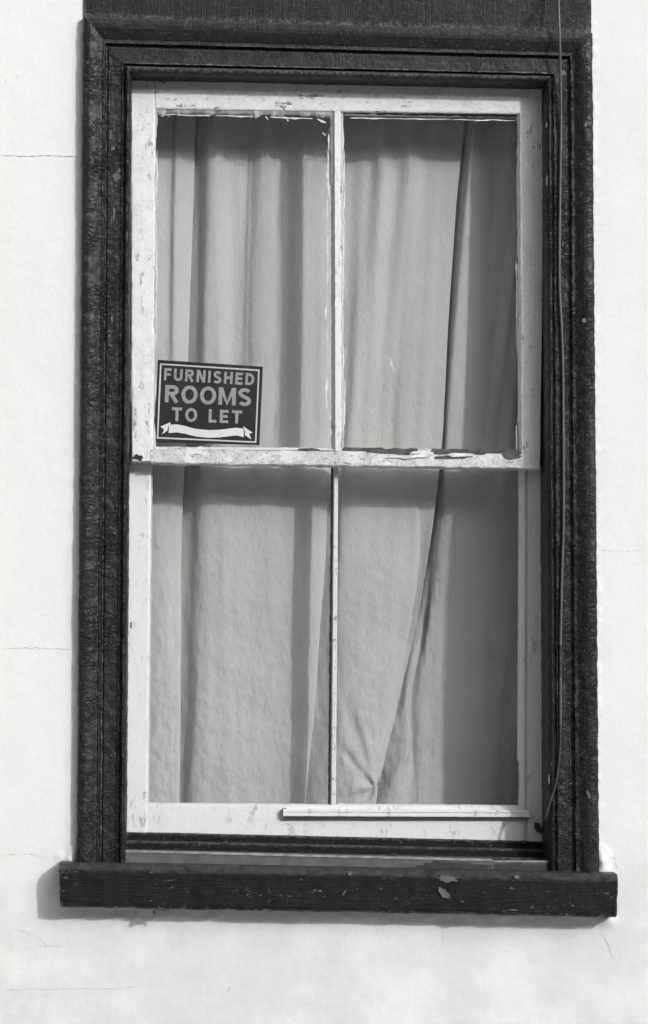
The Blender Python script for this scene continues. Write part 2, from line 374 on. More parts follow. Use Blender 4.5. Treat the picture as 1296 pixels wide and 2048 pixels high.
for (A0, A1, B0, B1, sd) in ((TLo, TLi, BLo, BLi, 1), (TRo, TRi, BRo, BRi, 5)):
    mm = Mesh(); mm.member(A0, A1, B0, B1, ARCH, step=.004, amp=.0014, fr=62, ystep=.0025, seed=sd)
    if sd == 1:
        mm.flake(236, 352, 11, 17, -.0103, .002, 18, 1, .3, 1); mm.flake(222, 268, 3, 12, -.0103, .002, 12, 2, .1, 1); mm.flake(228, 425, 3, 26, -.0104, .002, 14, 3, 0, 1, .7)
        mm.flake(226, 296, 5, 5, -.0105, .002, 9, 4, 0, 1); mm.flake(231, 372, 4, 5, -.0115, .002, 9, 44, 0, 2); mm.flake(224, 640, 3, 24, -.0103, .002, 12, 5, 0, 1, .8)
        mm.flake(262, 1250, 3, 9, -.014, .004, 10, 6, 0, 1)
    else:
        mm.flake(1168, 641, 6, 5, -.0262, .004, 14, 7, .3, 1); mm.flake(1177, 1588, 5, 11, -.0262, .004, 14, 8, -.4, 1, .6); mm.flake(1172, 248, 3, 8, -.0262, .004, 10, 9, .3, 1)
        mm.flake(1126, 146, 9, 6, -.0105, .003, 12, 10, 0, 1); mm.flake(1093, 250, 2, 8, -.0152, .003, 9, 11, 0, 1); mm.flake(1094, 360, 2, 14, -.0152, .003, 9, 12, 0, 1)
        mm.flake(1098, 1560, 2, 14, -.0152, .003, 9, 13, 0, 1); mm.flake(1103, 1528, 2, 6, -.0152, .003, 9, 14, 0, 2)
        mm.flake(1108, 1552, 3.2, 4, -.0105, .003, 9, 15, 0, 2); mm.flake(1128, 1552, 3, 4, -.0105, .003, 9, 16, 0, 2); mm.flake(1121, 1574, 3, 4, -.0105, .003, 9, 17, 0, 2)
        mm.flake(1126, 488, 2, 5, -.0105, .003, 9, 18, 0, 1); mm.flake(1131, 590, 3, 5, -.0105, .003, 9, 19, 0, 1); mm.flake(1132, 716, 3, 3, -.0105, .003, 9, 20, 0, 1)
    own(mm.build('jamb', [M['jamb'], M['greyprimer'], M['dark']], angle=50))
mm = Mesh(); mm.member(TLo, TLi, TRo, TRi, ARCH, step=.004, amp=.0007, fr=45, ystep=.0025, seed=9)
own(mm.build('head', M['head'], angle=50))
mm = Mesh(); mm.member(P(167, -150), P(167, 38), P(1183, -150), P(1182, 71), [(0, -.003), (1, -.003), (1, .01), (0, .01)], amp=.0006, fr=30)
own(mm.build('lintel_board', M['lintel']))
# sill
mm = Mesh(); SY = -.062
mm.member(P(119, 1727, SY), P(120, 1814, SY), P(1236, 1749, SY), P(1233, 1835, SY),
          [(-.03, .05), (-.02, -.02), (.0, -.048), (.07, -.0565), (.16, -.0612), (.24, -.062), (.9, -.062), (.97, -.060), (1.0, -.056), (1.0, .05)], step=.004, amp=.0024, fr=34, ystep=.003, seed=3)
for (x, y, a, b, s_, rt_, mi) in ((888, 1787, 17, 9, 21, .75, 1), (895, 1757, 24, 9, 22, .05, 3), (1034, 1754, 7, 5, 23, 0, 3), (925, 1803, 6, 4, 25, 0, 2), (688, 1786, 9, 2.5, 26, -1.0, 1), (1027, 1820, 15, 1.2, 29, .03, 1), (308, 1822, 4, 8, 30, .1, 2), (338, 1822, 2, 5, 31, 0, 2), (322, 1819, 16, 5, 32, 0, 2), (943, 1827, 14, 2.5, 35, 0, 2), (700, 1747, 6, 6, 33, 0, 1), (640, 1782, 5, 2.5, 37, 0, 1)):
    mm.flake(x, y, a, b, SY-(.0026 if mi == 1 else .0022), .004, 18, s_, rt_, mi)
sill = own(mm.build('sill', [M['sill'], M['greyprimer'], M['dark'], M['strip']], angle=50))
# stepped bottom of the box frame and the grey strip
mm = Mesh()
mm.member(P(250, 1663, .088), P(250, 1690, .088), P(1090, 1682, .088), P(1090, 1706, .088), [(0, .13), (0, .0925), (.12, .088), (1, .086), (1, .13)], amp=.0005)
mm.member(P(250, 1681, .062), P(250, 1712, .062), P(1092, 1699, .062), P(1092, 1728, .062), [(0, .1), (0, .064), (.1, .062), (1, .060), (1, .1)], amp=.0009)
mm.member(P(250, 1699, .03), P(250, 1740, .03), P(1096, 1717, .03), P(1096, 1760, .03), [(0, .08), (0, .034), (.1, .032), (1, .030), (1, .08)], amp=.0005)
own(mm.build('frame_base', M['sill']))
mm = Mesh()
mm.member(P(251, 1702, -.002), P(251, 1728, -.002), P(986, 1720, -.002), P(986, 1742, -.002), [(0, .03), (0, 0), (.12, -.003), (1, -.003), (1, .03)], amp=.0003)
mm.member(P(986.5, 1723, -.002), P(986.5, 1743, -.002), P(1097, 1723, -.002), P(1097, 1745, -.002), [(0, .03), (0, .001), (.12, -.001), (1, -.001), (1, .03)], amp=.0004, mi=1)
mm.slab([(812, 1737), (820, 1733), (829, 1734), (836, 1729), (845, 1730), (850, 1725), (860, 1726), (868, 1722), (900, 1725), (930, 1724), (950, 1728), (984, 1730), (984, 1741)], -.0042, .0, 1)
mm.member(P(251, 1700.5, -.003), P(251, 1704.5, -.003), P(986, 1718.5, -.003), P(986, 1722.5, -.003), [(0, .028), (0, -.0035), (1, -.0048), (1, .028)], amp=.0003, mi=2)
mm.member(P(986.5, 1721.5, -.001), P(986.5, 1724.5, -.001), P(1097, 1721.5, -.001), P(1097, 1724.5, -.001), [(0, .028), (0, -.0015), (1, -.0028), (1, .028)], amp=.0003, mi=2)
own(mm.build('metal_strip', [M['strip'], M['cableblack'], M['brightedge']]))

# upper sash --------------------------------------------------
U0, U1, UG = .048, .088, .060
mm = Mesh()
mm.member(P(262, 150, U0), P(311, 150, U0), P(264, 922, U0), P(306, 922, U0), box_prof(U0, U1), amp=.0008, fr=50, seed=2)
mm.member(P(1040, 160, U0), P(1092, 160, U0), P(1043, 937, U0), P(1080, 937, U0), box_prof(U0, U1), amp=.0006, fr=50, seed=4)
mm.member(P(311, 155, U0), P(311, 217, U0), P(1040, 175, U0), P(1040, 227, U0), box_prof(U0-.0008, U1-.001), amp=.0008, fr=50, mi=1)
mm.member(P(302, 897, U0), P(302, 926, U0), P(1043, 909, U0), P(1043, 937, U0), [(0, U0+.001), (.04, U0-.001), (.93, U0-.001), (1, U0+.001), (1, U1-.001), (.0, U1-.001)], amp=.0016, fr=60, mi=2, seed=8)
mm.flake(276, 915, 14, 7, U0-.0014, .006, 14, 40, .1, 3)
us = own(mm.build('upper_sash', [M['white'], M['whitex'], M['whitecr'], M['dark']]))
def sub(o, par):
    o.parent = par; return o
mm = Mesh()   # glazing bar: flat nose with the rebates either side
mm.member(P(667, 222, U0), P(682, 222, U0), P(669, 902, U0), P(683, 902, U0), [(0, .052), (.15, .0478), (.85, .0478), (1, .052), (1, .0585), (.7, .0615), (.7, .088), (.3, .088), (.3, .0615), (0, .0585)], amp=.0007, fr=70, ystep=.003)
sub(mm.build('glazing_bar', M['white']), us)
for (x0, y0, x1, y1, x2, y2, x3, y3) in ((306, 212, 672, 222, 674, 901, 304, 897), (676, 222, 1046, 230, 1048, 909, 676, 901)):
    mm = Mesh(); mm.slab([(x0, y0), (x1, y1), (x2, y2), (x3, y3)], UG, UG+.0006)
    # single sheet: keep the front face only
    mm.f = mm.f[:1]; mm.m = mm.m[:1]
    sub(face_street(mm.build('pane', M['glass'], smooth=False)), us)
def putty(name, pts, wfn, yo, yi, mat, par, seed=0, step=3.5, jit=1.0, gap=None):
    """bevelled putty from a rail edge (outer line pts) to the glass; wfn(t) gives the offset in px"""
    r = random.Random(seed); (x0, y0), (x1, y1), (nx, ny) = pts; L = math.dist((x0, y0), (x1, y1)); n = int(L/step); vs = []; fs = []
    for i in range(n+1):
        t = i/n; x, y = lerp(x0, x1, t), lerp(y0, y1, t); ww = wfn(t, L)+noise.noise(Vector((t*L*.06, seed, 0)))*2.2*jit+(r.random()-.5)*1.2*jit
        ww = max(ww, .5)
        a = P(x, y, yo); b = P(x+nx*ww, y+ny*ww, yi); mid = P(x+nx*ww*.55, y+ny*ww*.55, lerp(yo, yi, .42))
        c = Vector((a.x, yi+.001, a.z)); e = Vector((b.x, yi+.001, b.z))
        vs += [a, mid, b, e, c]
    for i in range(n):
        t = i/n
        if gap and gap(t): continue
        for j in range(5): fs.append((i*5+j, i*5+(j+1) % 5, (i+1)*5+(j+1) % 5, (i+1)*5+j))
    mmm = Mesh(); mmm.add(vs, fs); return sub(mmm.build(name, mat, angle=60), par)
drip = lambda t, L: 10+ (4 if 0.03 < t < .06 or .12 < t < .135 else 0)+3*max(0, math.sin(t*47))+(5 if .55 < t < .575 or .65 < t < .67 or .90 < t < .95 else 0)
putty('putty', ((310, 216), (667, 221), (0, 1)), drip, U0+.0015, UG-.0003, M['putty'], us, 1, 2.5)
putty('putty', ((309.5, 216), (306, 897), (1, 0)), lambda t, L: 4+1.5*math.sin(t*40), U0+.001, UG-.0003, M['white'], us, 2)
putty('putty', ((668, 222), (669, 897), (-1, 0)), lambda t, L: (9 if t < .22 else 6), U0+.004, UG-.0003, M['putty'], us, 3)
putty('putty', ((682, 222), (683, 900), (1, 0)), lambda t, L: 4.5, U0+.004, UG-.0003, M['white'], us, 4, jit=1.2)
putty('putty', ((1040, 229), (1042, 905), (-1, 0)), lambda t, L: 6, U0+.001, UG-.0003, M['white'], us, 5)
putty('putty', ((310, 898), (668, 901), (0, -1)), lambda t, L: 5, U0+.001, UG-.0003, M['putty'], us, 6, jit=.8)
putty('putty', ((684, 901), (1042, 907), (0, -1)), lambda t, L: 6.5, U0+.004, UG-.0003, M['bare'], us, 7, jit=.8, gap=lambda t: .42 < t < .5)
putty('putty', ((688, 222.5), (1036, 230), (0, 1)), lambda t, L: 5, U0+.009, UG-.0003, M['bare'], us, 8, jit=1.2, gap=lambda t: False)  # no putty left here: dark strip stands in for the shadowed gap
# scraped paint left on the glass
def smear(x0, y0, x1, y1, wd, seed):
    rr = random.Random(seed); n = max(4, int(math.dist((x0, y0), (x1, y1))/3)); L, R = [], []
    dx, dy = (x1-x0), (y1-y0); l = math.hypot(dx, dy); nx, ny = -dy/l, dx/l
    for i in range(n+1):
        t = i/n; ww = wd*(.35+.65*abs(noise.noise(Vector((t*l*.05, seed, 2)))*1.8))*math.sin(math.pi*min(1, max(0, .04+t*.92)))**.5+.3
        off = noise.noise(Vector((t*l*.03, seed, 7)))*2
        L.append((lerp(x0, x1, t)+nx*(ww+off), lerp(y0, y1, t)+ny*(ww+off))); R.append((lerp(x0, x1, t)-nx*(ww*.6-off), lerp(y0, y1, t)-ny*(ww*.6-off)))
    vs = []
    for a, b in zip(L, R): vs += [P(a[0], a[1], UG-.0009), P(b[0], b[1], UG-.0009)]
    mm = Mesh(); mm.add(vs, [(2*i, 2*i+1, 2*i+3, 2*i+2) for i in range(n)]); sub(mm.build('paint_smear', M['residue'], smooth=False), us)
for s_ in ((655, 396, 655, 440, 2), (656, 470, 655, 590, 1.6), (655, 645, 656, 712, 1.3), (689, 300, 689, 375, 1.5), (688, 452, 688, 600, 1.3), (330, 229, 420, 231, 1.8), (430, 231, 520, 233, 1.6), (540, 234, 625, 237, 1.9), (657, 268, 657, 300, 3), (656, 300, 658, 395, 3.5), (655, 438, 654, 460, 2), (653, 592, 656, 612, 2), (653, 612, 651, 640, 2.5), (656, 713, 656, 745, 1.6), (654, 745, 654, 815, 3), (659, 745, 660, 808, 1.2), (658, 828, 659, 840, 1.5),
           (686, 230, 687, 300, 2), (688, 380, 689, 450, 1.5), (692, 698, 691, 718, 1.4), (687, 690, 688, 735, 1.6), (689, 760, 690, 850, 3), (685, 780, 686, 880, 1.5),
           (1034, 300, 1035, 460, 1.2), (1033, 520, 1034, 700, 1.3), (1033, 850, 1034, 900, 2), (700, 236, 770, 236.5, 2), (770, 237, 900, 238.5, 1.2), (905, 239, 1030, 241, 1.4),
           (315, 300, 314, 420, 1.3), (314, 470, 313, 700, 1.2), (780, 715, 788, 742, 1.0), (560, 896, 640, 897, 1.5), (700, 896, 1030, 902, 1.2),
           (644, 264, 652, 271, 1), (635, 238, 652, 246, 3.5), (575, 236, 577, 243, 1.6), (531, 232, 536, 239, 2.2), (502, 229, 503, 236, 1.2), (336, 230, 337, 234, 1.5)):
    smear(*s_, seed=int(s_[0]+s_[1]))
# peeled strip along the top of the right meeting rail, with curled flakes
for pts in ([(730, 900), (760, 898), (800, 900), (822, 905), (818, 910), (790, 908), (760, 907), (735, 905)], [(862, 901), (895, 903), (905, 908), (880, 909), (862, 908)], [(870, 913), (900, 911), (940, 913), (930, 917), (885, 918), (868, 917)],
            [(944, 903), (960, 900), (975, 905), (968, 910), (950, 909)], [(1003, 905), (1020, 902), (1044, 912), (1040, 916), (1020, 920), (1010, 916)], [(597, 897), (625, 896), (640, 899), (620, 901), (600, 900)]):
    mm = Mesh(); mm.slab(pts, U0-.0020, U0+.004); sub(mm.build('bare_patch', M['bare'], smooth=False), us)
for (pts, lift) in (([(768, 915), (785, 911), (820, 912), (838, 908), (860, 907), (862, 912), (850, 915), (835, 914), (812, 918), (790, 915)], .005), ([(825, 903), (850, 902), (868, 905), (866, 909), (840, 907), (824, 907)], .004), ([(892, 909), (906, 906), (950, 909), (948, 912), (905, 914)], .0045)):
    mm = Mesh(); mm.slab(pts, U0-lift, U0-lift+.0008); sub(mm.build('paint_curl', M['residue'], smooth=False), us)

# lower sash --------------------------------------------------
L0, L1, LG = .091, .131, .103
mm = Mesh()
mm.member(P(255, 890, L0), P(303, 890, L0), P(246, 1668, L0), P(295, 1668, L0), box_prof(L0, L1), amp=.0004, fr=40)
mm.member(P(1046, 900, L0), P(1086, 900, L0), P(1043, 1686, L0), P(1090, 1686, L0), [(0, L0+.003), (.12, L0+.001), (.16, L0+.0045), (.24, L0+.0045), (.28, L0), (.95, L0), (1, L0+.001), (1, L1), (0, L1)], amp=.0004, fr=40)
mm.member(P(303, 893, L0), P(303, 924, L0), P(1046, 902, L0), P(1046, 934, L0), box_prof(L0+.0005, L1-.001), amp=.0003)
mm.member(P(295, 1608, L0), P(295, 1668, L0), P(1043, 1613, L0), P(1043, 1685, L0), box_prof(L0+.0007, L1-.001), amp=.0004, fr=40, mi=0)
lsash = own(mm.build('lower_sash', [M['whiteclean']]))
mm = Mesh()
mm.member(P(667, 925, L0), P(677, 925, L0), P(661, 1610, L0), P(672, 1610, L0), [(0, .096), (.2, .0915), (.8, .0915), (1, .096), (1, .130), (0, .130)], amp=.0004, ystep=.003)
sub(mm.build('glazing_bar', M['putty']), lsash)  # greyer than the sash: shade painted into the bar's colour
for q in (((300, 925), (668, 930), (664, 1612), (292, 1610)), ((672, 930), (1048, 935), (1046, 1616), (668, 1612))):
    mm = Mesh(); mm.slab(q, LG, LG+.0006); mm.f = mm.f[:1]; mm.m = mm.m[:1]; sub(face_street(mm.build('pane', M['glass'], smooth=False)), lsash)
putty('putty', ((303, 925), (296, 1608), (1, 0)), lambda t, L: 2.5, L0+.001, LG-.0003, M['whiteclean'], lsash, 11, jit=.4)
putty('putty', ((296, 1608), (660, 1611), (0, -1)), lambda t, L: 3, L0+.001, LG-.0003, M['whiteclean'], lsash, 12, jit=.4)
putty('putty', ((674, 1611), (1043, 1614), (0, -1)), lambda t, L: 4, L0+.001, LG-.0003, M['whiteclean'], lsash, 13, jit=.4)
putty('putty', ((1046, 930), (1043, 1612), (-1, 0)), lambda t, L: 9 if t < .87 else 6, L0+.002, LG-.0003, M['whiteclean'], lsash, 14, jit=.5)
putty('putty', ((666, 930), (660, 1610), (-1, 0)), lambda t, L: 4, L0+.005, LG-.0003, M['bare'], lsash, 15, jit=.5)
mm = Mesh()
mm.member(P(566, 1618, .078), P(566, 1633, .078), P(1060, 1620, .078), P(1060, 1635, .078), [(0, .095), (0, .0785), (.08, .077), (.35, .0765), (.42, .0785), (.5, .077), (.92, .077), (1, .079), (1, .095)], amp=.0004, ystep=.002)
sub(mm.build('drip_strip', M['whiteclean']), lsash)
mm = Mesh(); mm.slab([(566, 1617), (573, 1617), (574, 1631), (1058, 1633), (1060, 1637), (570, 1636.5), (565, 1630)], .0795, .095)  # dark strip drawn as the shadow cast by the drip strip
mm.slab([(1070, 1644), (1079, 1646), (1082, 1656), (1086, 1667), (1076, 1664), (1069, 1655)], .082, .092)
sub(mm.build('drip_shadow_and_tab', M['cableblack']), lsash)

# ---------------------------------------------------------------- sign behind the glass
def Z(zx, zy): return (230+zx/3.24, 640+zy/3.24)          # coordinates read in the enlarged photo
SC = [Z(277, 258), Z(958, 302), Z(936, 810), Z(252, 793)]
SC = [Z(277, 258), Z(958, 302), Z(936, 810), Z(256, 793)]
def sgn(u, v):      # u,v 0..1 on the card (v down)
    a = (lerp(SC[0][0], SC[1][0], u), lerp(SC[0][1], SC[1][1], u)); b = (lerp(SC[3][0], SC[2][0], u), lerp(SC[3][1], SC[2][1], u))
    return (lerp(a[0], b[0], v), lerp(a[1], b[1], v))
sm = NT('sign_black'); sm.grey(sm.mix(sm.ramp(sm.noise(25, 4, .6), .35, .7), .006, .014)); sm.b.inputs['Roughness'].default_value = .35
lm = plain('sign_grey_lettering', .35, .5, 30, .06, .0001); wm = plain('sign_white', .80, .5, 30, .03, .0001); bm_ = plain('sign_border', .66, .5, 30, .05, .0001)
mm = Mesh(); N = 14; vs = []
for k, yy in ((0, .0618), (1, .0622)):
    for j in range(N+1):
        for i in range(N+1):
            x, y = sgn(i/N, j/N); vs.append(P(x, y, yy))
Q = (N+1)**2; fs = []
for k in (0, 1):
    fs += [(k*Q+j*(N+1)+i, k*Q+j*(N+1)+i+1, k*Q+(j+1)*(N+1)+i+1, k*Q+(j+1)*(N+1)+i) for j in range(N) for i in range(N)]
ring = [(0, i) for i in range(N)]+[(j, N) for j in range(N)]+[(N, i) for i in range(N, 0, -1)]+[(j, 0) for j in range(N, 0, -1)]
ids = [j*(N+1)+i for j, i in ring]
fs += [(ids[i], ids[(i+1) % len(ids)], ids[(i+1) % len(ids)]+Q, ids[i]+Q) for i in range(len(ids))]
mm.add(vs, fs)
sign = mm.build('window_sign', sm.mat, smooth=False)
tag(sign, 'small black card sign lettered furnished rooms to let behind the upper left pane', 'sign')
YL = .0612
mm = Mesh()
B = [Z(292, 281), Z(937, 321), Z(916, 796), Z(271, 768)]; wd = 2.9
def inset(quad, k):
    cx = sum(p[0] for p in quad)/4; cy = sum(p[1] for p in quad)/4
    return [(p[0]-math.copysign(k, p[0]-cx), p[1]-math.copysign(k, p[1]-cy)) for p in quad]
I = inset(B, wd)
for k in range(4): mm.slab([B[k], B[(k+1) % 4], I[(k+1) % 4], I[k]], YL, YL+.0002)
b_ = mm.build('border', bm_, sign, smooth=False)
def arc(cx, cy, rx, ry, a0, a1, n=14): return [(cx+rx*math.cos(math.radians(lerp(a0, a1, i/n))), cy+ry*math.sin(math.radians(lerp(a0, a1, i/n)))) for i in range(n+1)]
def glyph(ch, w, t):      # strokes in a box w wide and 1 high, stroke thickness t
    h = t/2; r, b, m = w-h, h, .5
    if ch == 'I': return [[(h, 0), (h, 1)]]
    if ch == 'L': return [[(h, 0), (h, 1)], [(t, b), (w, b)]]
    if ch == 'T': return [[(0, 1-h), (w, 1-h)], [(w/2, 0), (w/2, 1-t)]]
    if ch == 'F': return [[(h, 0), (h, 1)], [(t, 1-h), (w, 1-h)], [(t, .49), (w*.9, .49)]]
    if ch == 'E': return [[(h, 0), (h, 1)], [(t, 1-h), (w, 1-h)], [(t, .5), (w*.92, .5)], [(t, h), (w, h)]]
    if ch == 'H': return [[(h, 0), (h, 1)], [(r, 0), (r, 1)], [(t, .52), (w-t, .52)]]
    if ch == 'N': return [[(h, 0), (h, 1)], [(r, 0), (r, 1)], [(h*1.1, 1), (r-h*.1, 0)]]
    if ch == 'M': return [[(h, 0), (h, 1)], [(r, 0), (r, 1)], [(h*1.3, .98), (w/2, .08), (r-h*.3, .98)]]
    if ch == 'U': return [[(h, 1)]+arc(w/2, .30, w/2-h, .30-h, 180, 360)+[(r, 1)]]
    if ch == 'O': return [arc(w/2, .5, w/2-h, .5-h+.02, 90, 451, 26)]
    if ch == 'D': return [[(h, 0), (h, 1)], [(t, 1-h), (w*.45, 1-h)]+arc(w*.45, .5, w*.55-h, .5-h, 90, -90)+[(t, h)]]
    if ch == 'R': return [[(h, 0), (h, 1)], [(t, 1-h), (w*.55, 1-h)]+arc(w*.55, .71, w*.42-h, .29-h, 90, -90)+[(t, .42+h)], [(w*.50, .44), (w-h, 0)]]
    if ch == 'S': return [arc(w/2, .735, w/2-h, .265-h+.01, 25, 180, 10)+[(w*.2, .6), (w/2, .505), (w*.82, .40)]+arc(w/2, .265, w/2-h, .265-h+.01, 20, -155, 12)]
WID = dict(I=.22, L=.56, T=.72, F=.6, E=.62, H=.72, N=.74, M=.92, U=.72, O=.86, D=.74, R=.74, S=.68)
def text_line(word, quad, t, gap, hw):
    """hw = width of the line over its height; letters spread over the quad"""
    ws = [WID.get(c, .35) for c in word]; tot = sum(ws)+gap*(len(word)-1); x = 0; k = 0
    for c, wc in zip(word, ws):
        if c != ' ':
            mmm = Mesh()
            for st in glyph(c, wc, t):
                k += 1; pts = []; n = len(st); closed = math.dist(st[0], st[-1]) < .08 and n > 6
                for i in range(n):
                    a, b = st[i-1 if i else (n-2 if closed else 0)], st[i+1 if i < n-1 else (1 if closed else n-1)]
                    dx, dy = b[0]-a[0], b[1]-a[1]; l = math.hypot(dx, dy) or 1; nx, ny = -dy/l, dx/l; kk = 1.0
                    if 0 < i < n-1 and n <= 4:
                        d1 = Vector((st[i][0]-a[0], st[i][1]-a[1])).normalized(); kk = 1/max(.35, abs(d1.x*-ny*-1*0+d1.x*dx/l+d1.y*dy/l))
                    for s_ in (1, -1):
                        X = (x+st[i][0]+nx*t/2*s_*min(kk, 1.3))/tot; Y = 1-(st[i][1]+ny*t/2*s_*min(kk, 1.3))
                        A = (lerp(quad[0][0], quad[1][0], X), lerp(quad[0][1], quad[1][1], X)); B_ = (lerp(quad[3][0], quad[2][0], X), lerp(quad[3][1], quad[2][1], X))
                        pts.append(P(lerp(A[0], B_[0], Y), lerp(A[1], B_[1], Y), YL-k*.000012))
                mmm.add(pts, [(2*i, 2*i+1, 2*i+3, 2*i+2) for i in range(n-1)])
            mmm.build('letter', lm, sign, smooth=False)
        x += wc+gap
text_line('FURNISHED', [Z(321, 311), Z(905, 347), Z(900, 424), Z(316, 390)], .21, .22, 0)
text_line('ROOMS', [Z(327, 420), Z(884, 445), Z(880, 558), Z(322, 533)], .20, .13, 0)
text_line('TO LET', [Z(370, 565), Z(823, 588), Z(820, 672), Z(368, 654)], .21, .24, 0)
mm = Mesh()
top = [(350, 678), (400, 676), (450, 686), (520, 705), (600, 713), (680, 711), (740, 703), (790, 698), (834, 705)]
bot = [(347, 733), (395, 728), (450, 736), (520, 754), (600, 763), (680, 761), (740, 753), (790, 748), (834, 760)]
vs = []
for a, b in zip(top, bot): vs += [P(*Z(*a), YL), P(*Z(*b), YL)]
mm.add(vs, [(2*i, 2*i+1, 2*i+3, 2*i+2) for i in range(len(top)-1)])
for poly in ([(294, 690), (360, 662), (357, 676), (344, 690), (340, 716), (303, 742), (318, 712)], [(829, 688), (893, 730), (870, 736), (883, 774), (842, 746), (840, 712)]):
    mm.add([P(*Z(*p), YL) for p in poly], [tuple(range(len(poly)))])
mm.build('ribbon_scroll', wm, sign, smooth=False)

# ---------------------------------------------------------------- curtains
def cr(p0, p1, p2, p3, t):
    return .5*((2*p1)+(-p0+p2)*t+(2*p0-5*p1+4*p2-p3)*t*t+(-p0+3*p1-3*p2+p3)*t**3)
def curtain(levels, du, nv, extra, name, label):
    """levels: [(py, shift, [(px, depth mm), ...])] from top to bottom, the same number of points in each"""
    soft = lambda py, k, y, n: y if (k in (3, 4, 5, 6) or k >= n-2 or py > 900 or n < 15) else 210+(y-210)*.72
    lv = [(py, [(x, (soft(py, k, y, len(pts))+s)/1000) for k, (x, y) in enumerate(pts)]) for py, s, pts in levels]; K = len(lv[0][1]); NV = nv; rows = []
    for j in range(NV+1):
        py = lerp(lv[0][0], lv[-1][0], j/NV); i = 0
        while i < len(lv)-2 and py > lv[i+1][0]: i += 1
        t = (py-lv[i][0])/(lv[i+1][0]-lv[i][0]); a, b = lv[max(0, i-1)][1], lv[min(len(lv)-1, i+2)][1]; p, q = lv[i][1], lv[i+1][1]
        pts = [(cr(a[k][0], p[k][0], q[k][0], b[k][0], t), cr(a[k][1], p[k][1], q[k][1], b[k][1], t)) for k in range(K)]
        row = []
        for k in range(K-1):
            A, Bp, C_, E_ = pts[max(0, k-1)], pts[k], pts[k+1], pts[min(K-1, k+2)]
            for m_ in range(du):
                s = m_/du; row.append((cr(A[0], Bp[0], C_[0], E_[0], s), py, cr(A[1], Bp[1], C_[1], E_[1], s)))
        row.append((pts[-1][0], py, pts[-1][1])); rows.append(row)
    vs = []
    for row in rows:
        for (x, py, y) in row:
            k = max(0, min(1, (py-850)/500)); a = .35+.65*k
            y += extra(x, py)
            y += .0035*max(0, 1-py/560)*math.sin(x*.043+2.2*math.sin(x*.011)+.6)
            y += a*(fbm((x*.001, y*3, py*.0006), 26, 3)*.0022 + fbm((x*.001+4, 2, py*.0008), 75, 2)*.0011)
            up_ = max(0, min(1, (1050-py)/300)); xf = x+(py-640)*(.11*(x-520)/400)   # soft gathered pleats that fan out from the rail
            if 395 < x < 640 or 690 < x < 880 or x > 960: y += (.0085*up_+.002)*noise.noise(Vector((xf/31, py/1400, 3)))*min(1, abs(x-395)/25, abs(x-640)/25, abs(x-690)/25, abs(x-880)/25 if x < 900 else 1, abs(x-960)/25)
            vs.append(P(x, py, y))
    n = len(rows[0]); fs = [(j*n+i, j*n+i+1, (j+1)*n+i+1, (j+1)*n+i) for j in range(NV) for i in range(n-1)]
    mm = Mesh(); mm.add(vs, fs); o = mm.build(name, M['cloth'], angle=180)
    sd = o.modifiers.new('thickness', 'SOLIDIFY'); sd.thickness = .0006; sd.offset = 1
    return tag(o, label, 'curtain', 'curtains hanging behind the sash window')
def knot(x, y):
    dx, dy = x-752, y-1573; r = math.hypot(dx, dy); th = math.atan2(dy, dx)
    k = math.exp(-(r/42)**2)
    e = .006*k*math.cos(5*th+.6)*min(1, r/8)
    # swag creases running down to the pinned corner from the upper left
    c = 0
    for (ax, ay, bx, by, wd_, am) in ((690, 1400, 748, 1572, 12, .004), (676, 1490, 748, 1575, 8, .0035), (720, 1430, 752, 1560, 8, -.0028), (690, 1600, 748, 1578, 7, .0025)):
        L2 = (bx-ax)**2+(by-ay)**2; t = max(0, min(1, ((x-ax)*(bx-ax)+(y-ay)*(by-ay))/L2)); d = math.hypot(x-ax-t*(bx-ax), y-ay-t*(by-ay))
        c += am*math.exp(-(d/wd_)**2)*(math.sin(math.pi*min(1, t+.05))**.7 if t < 1 else 0)
    return e+c
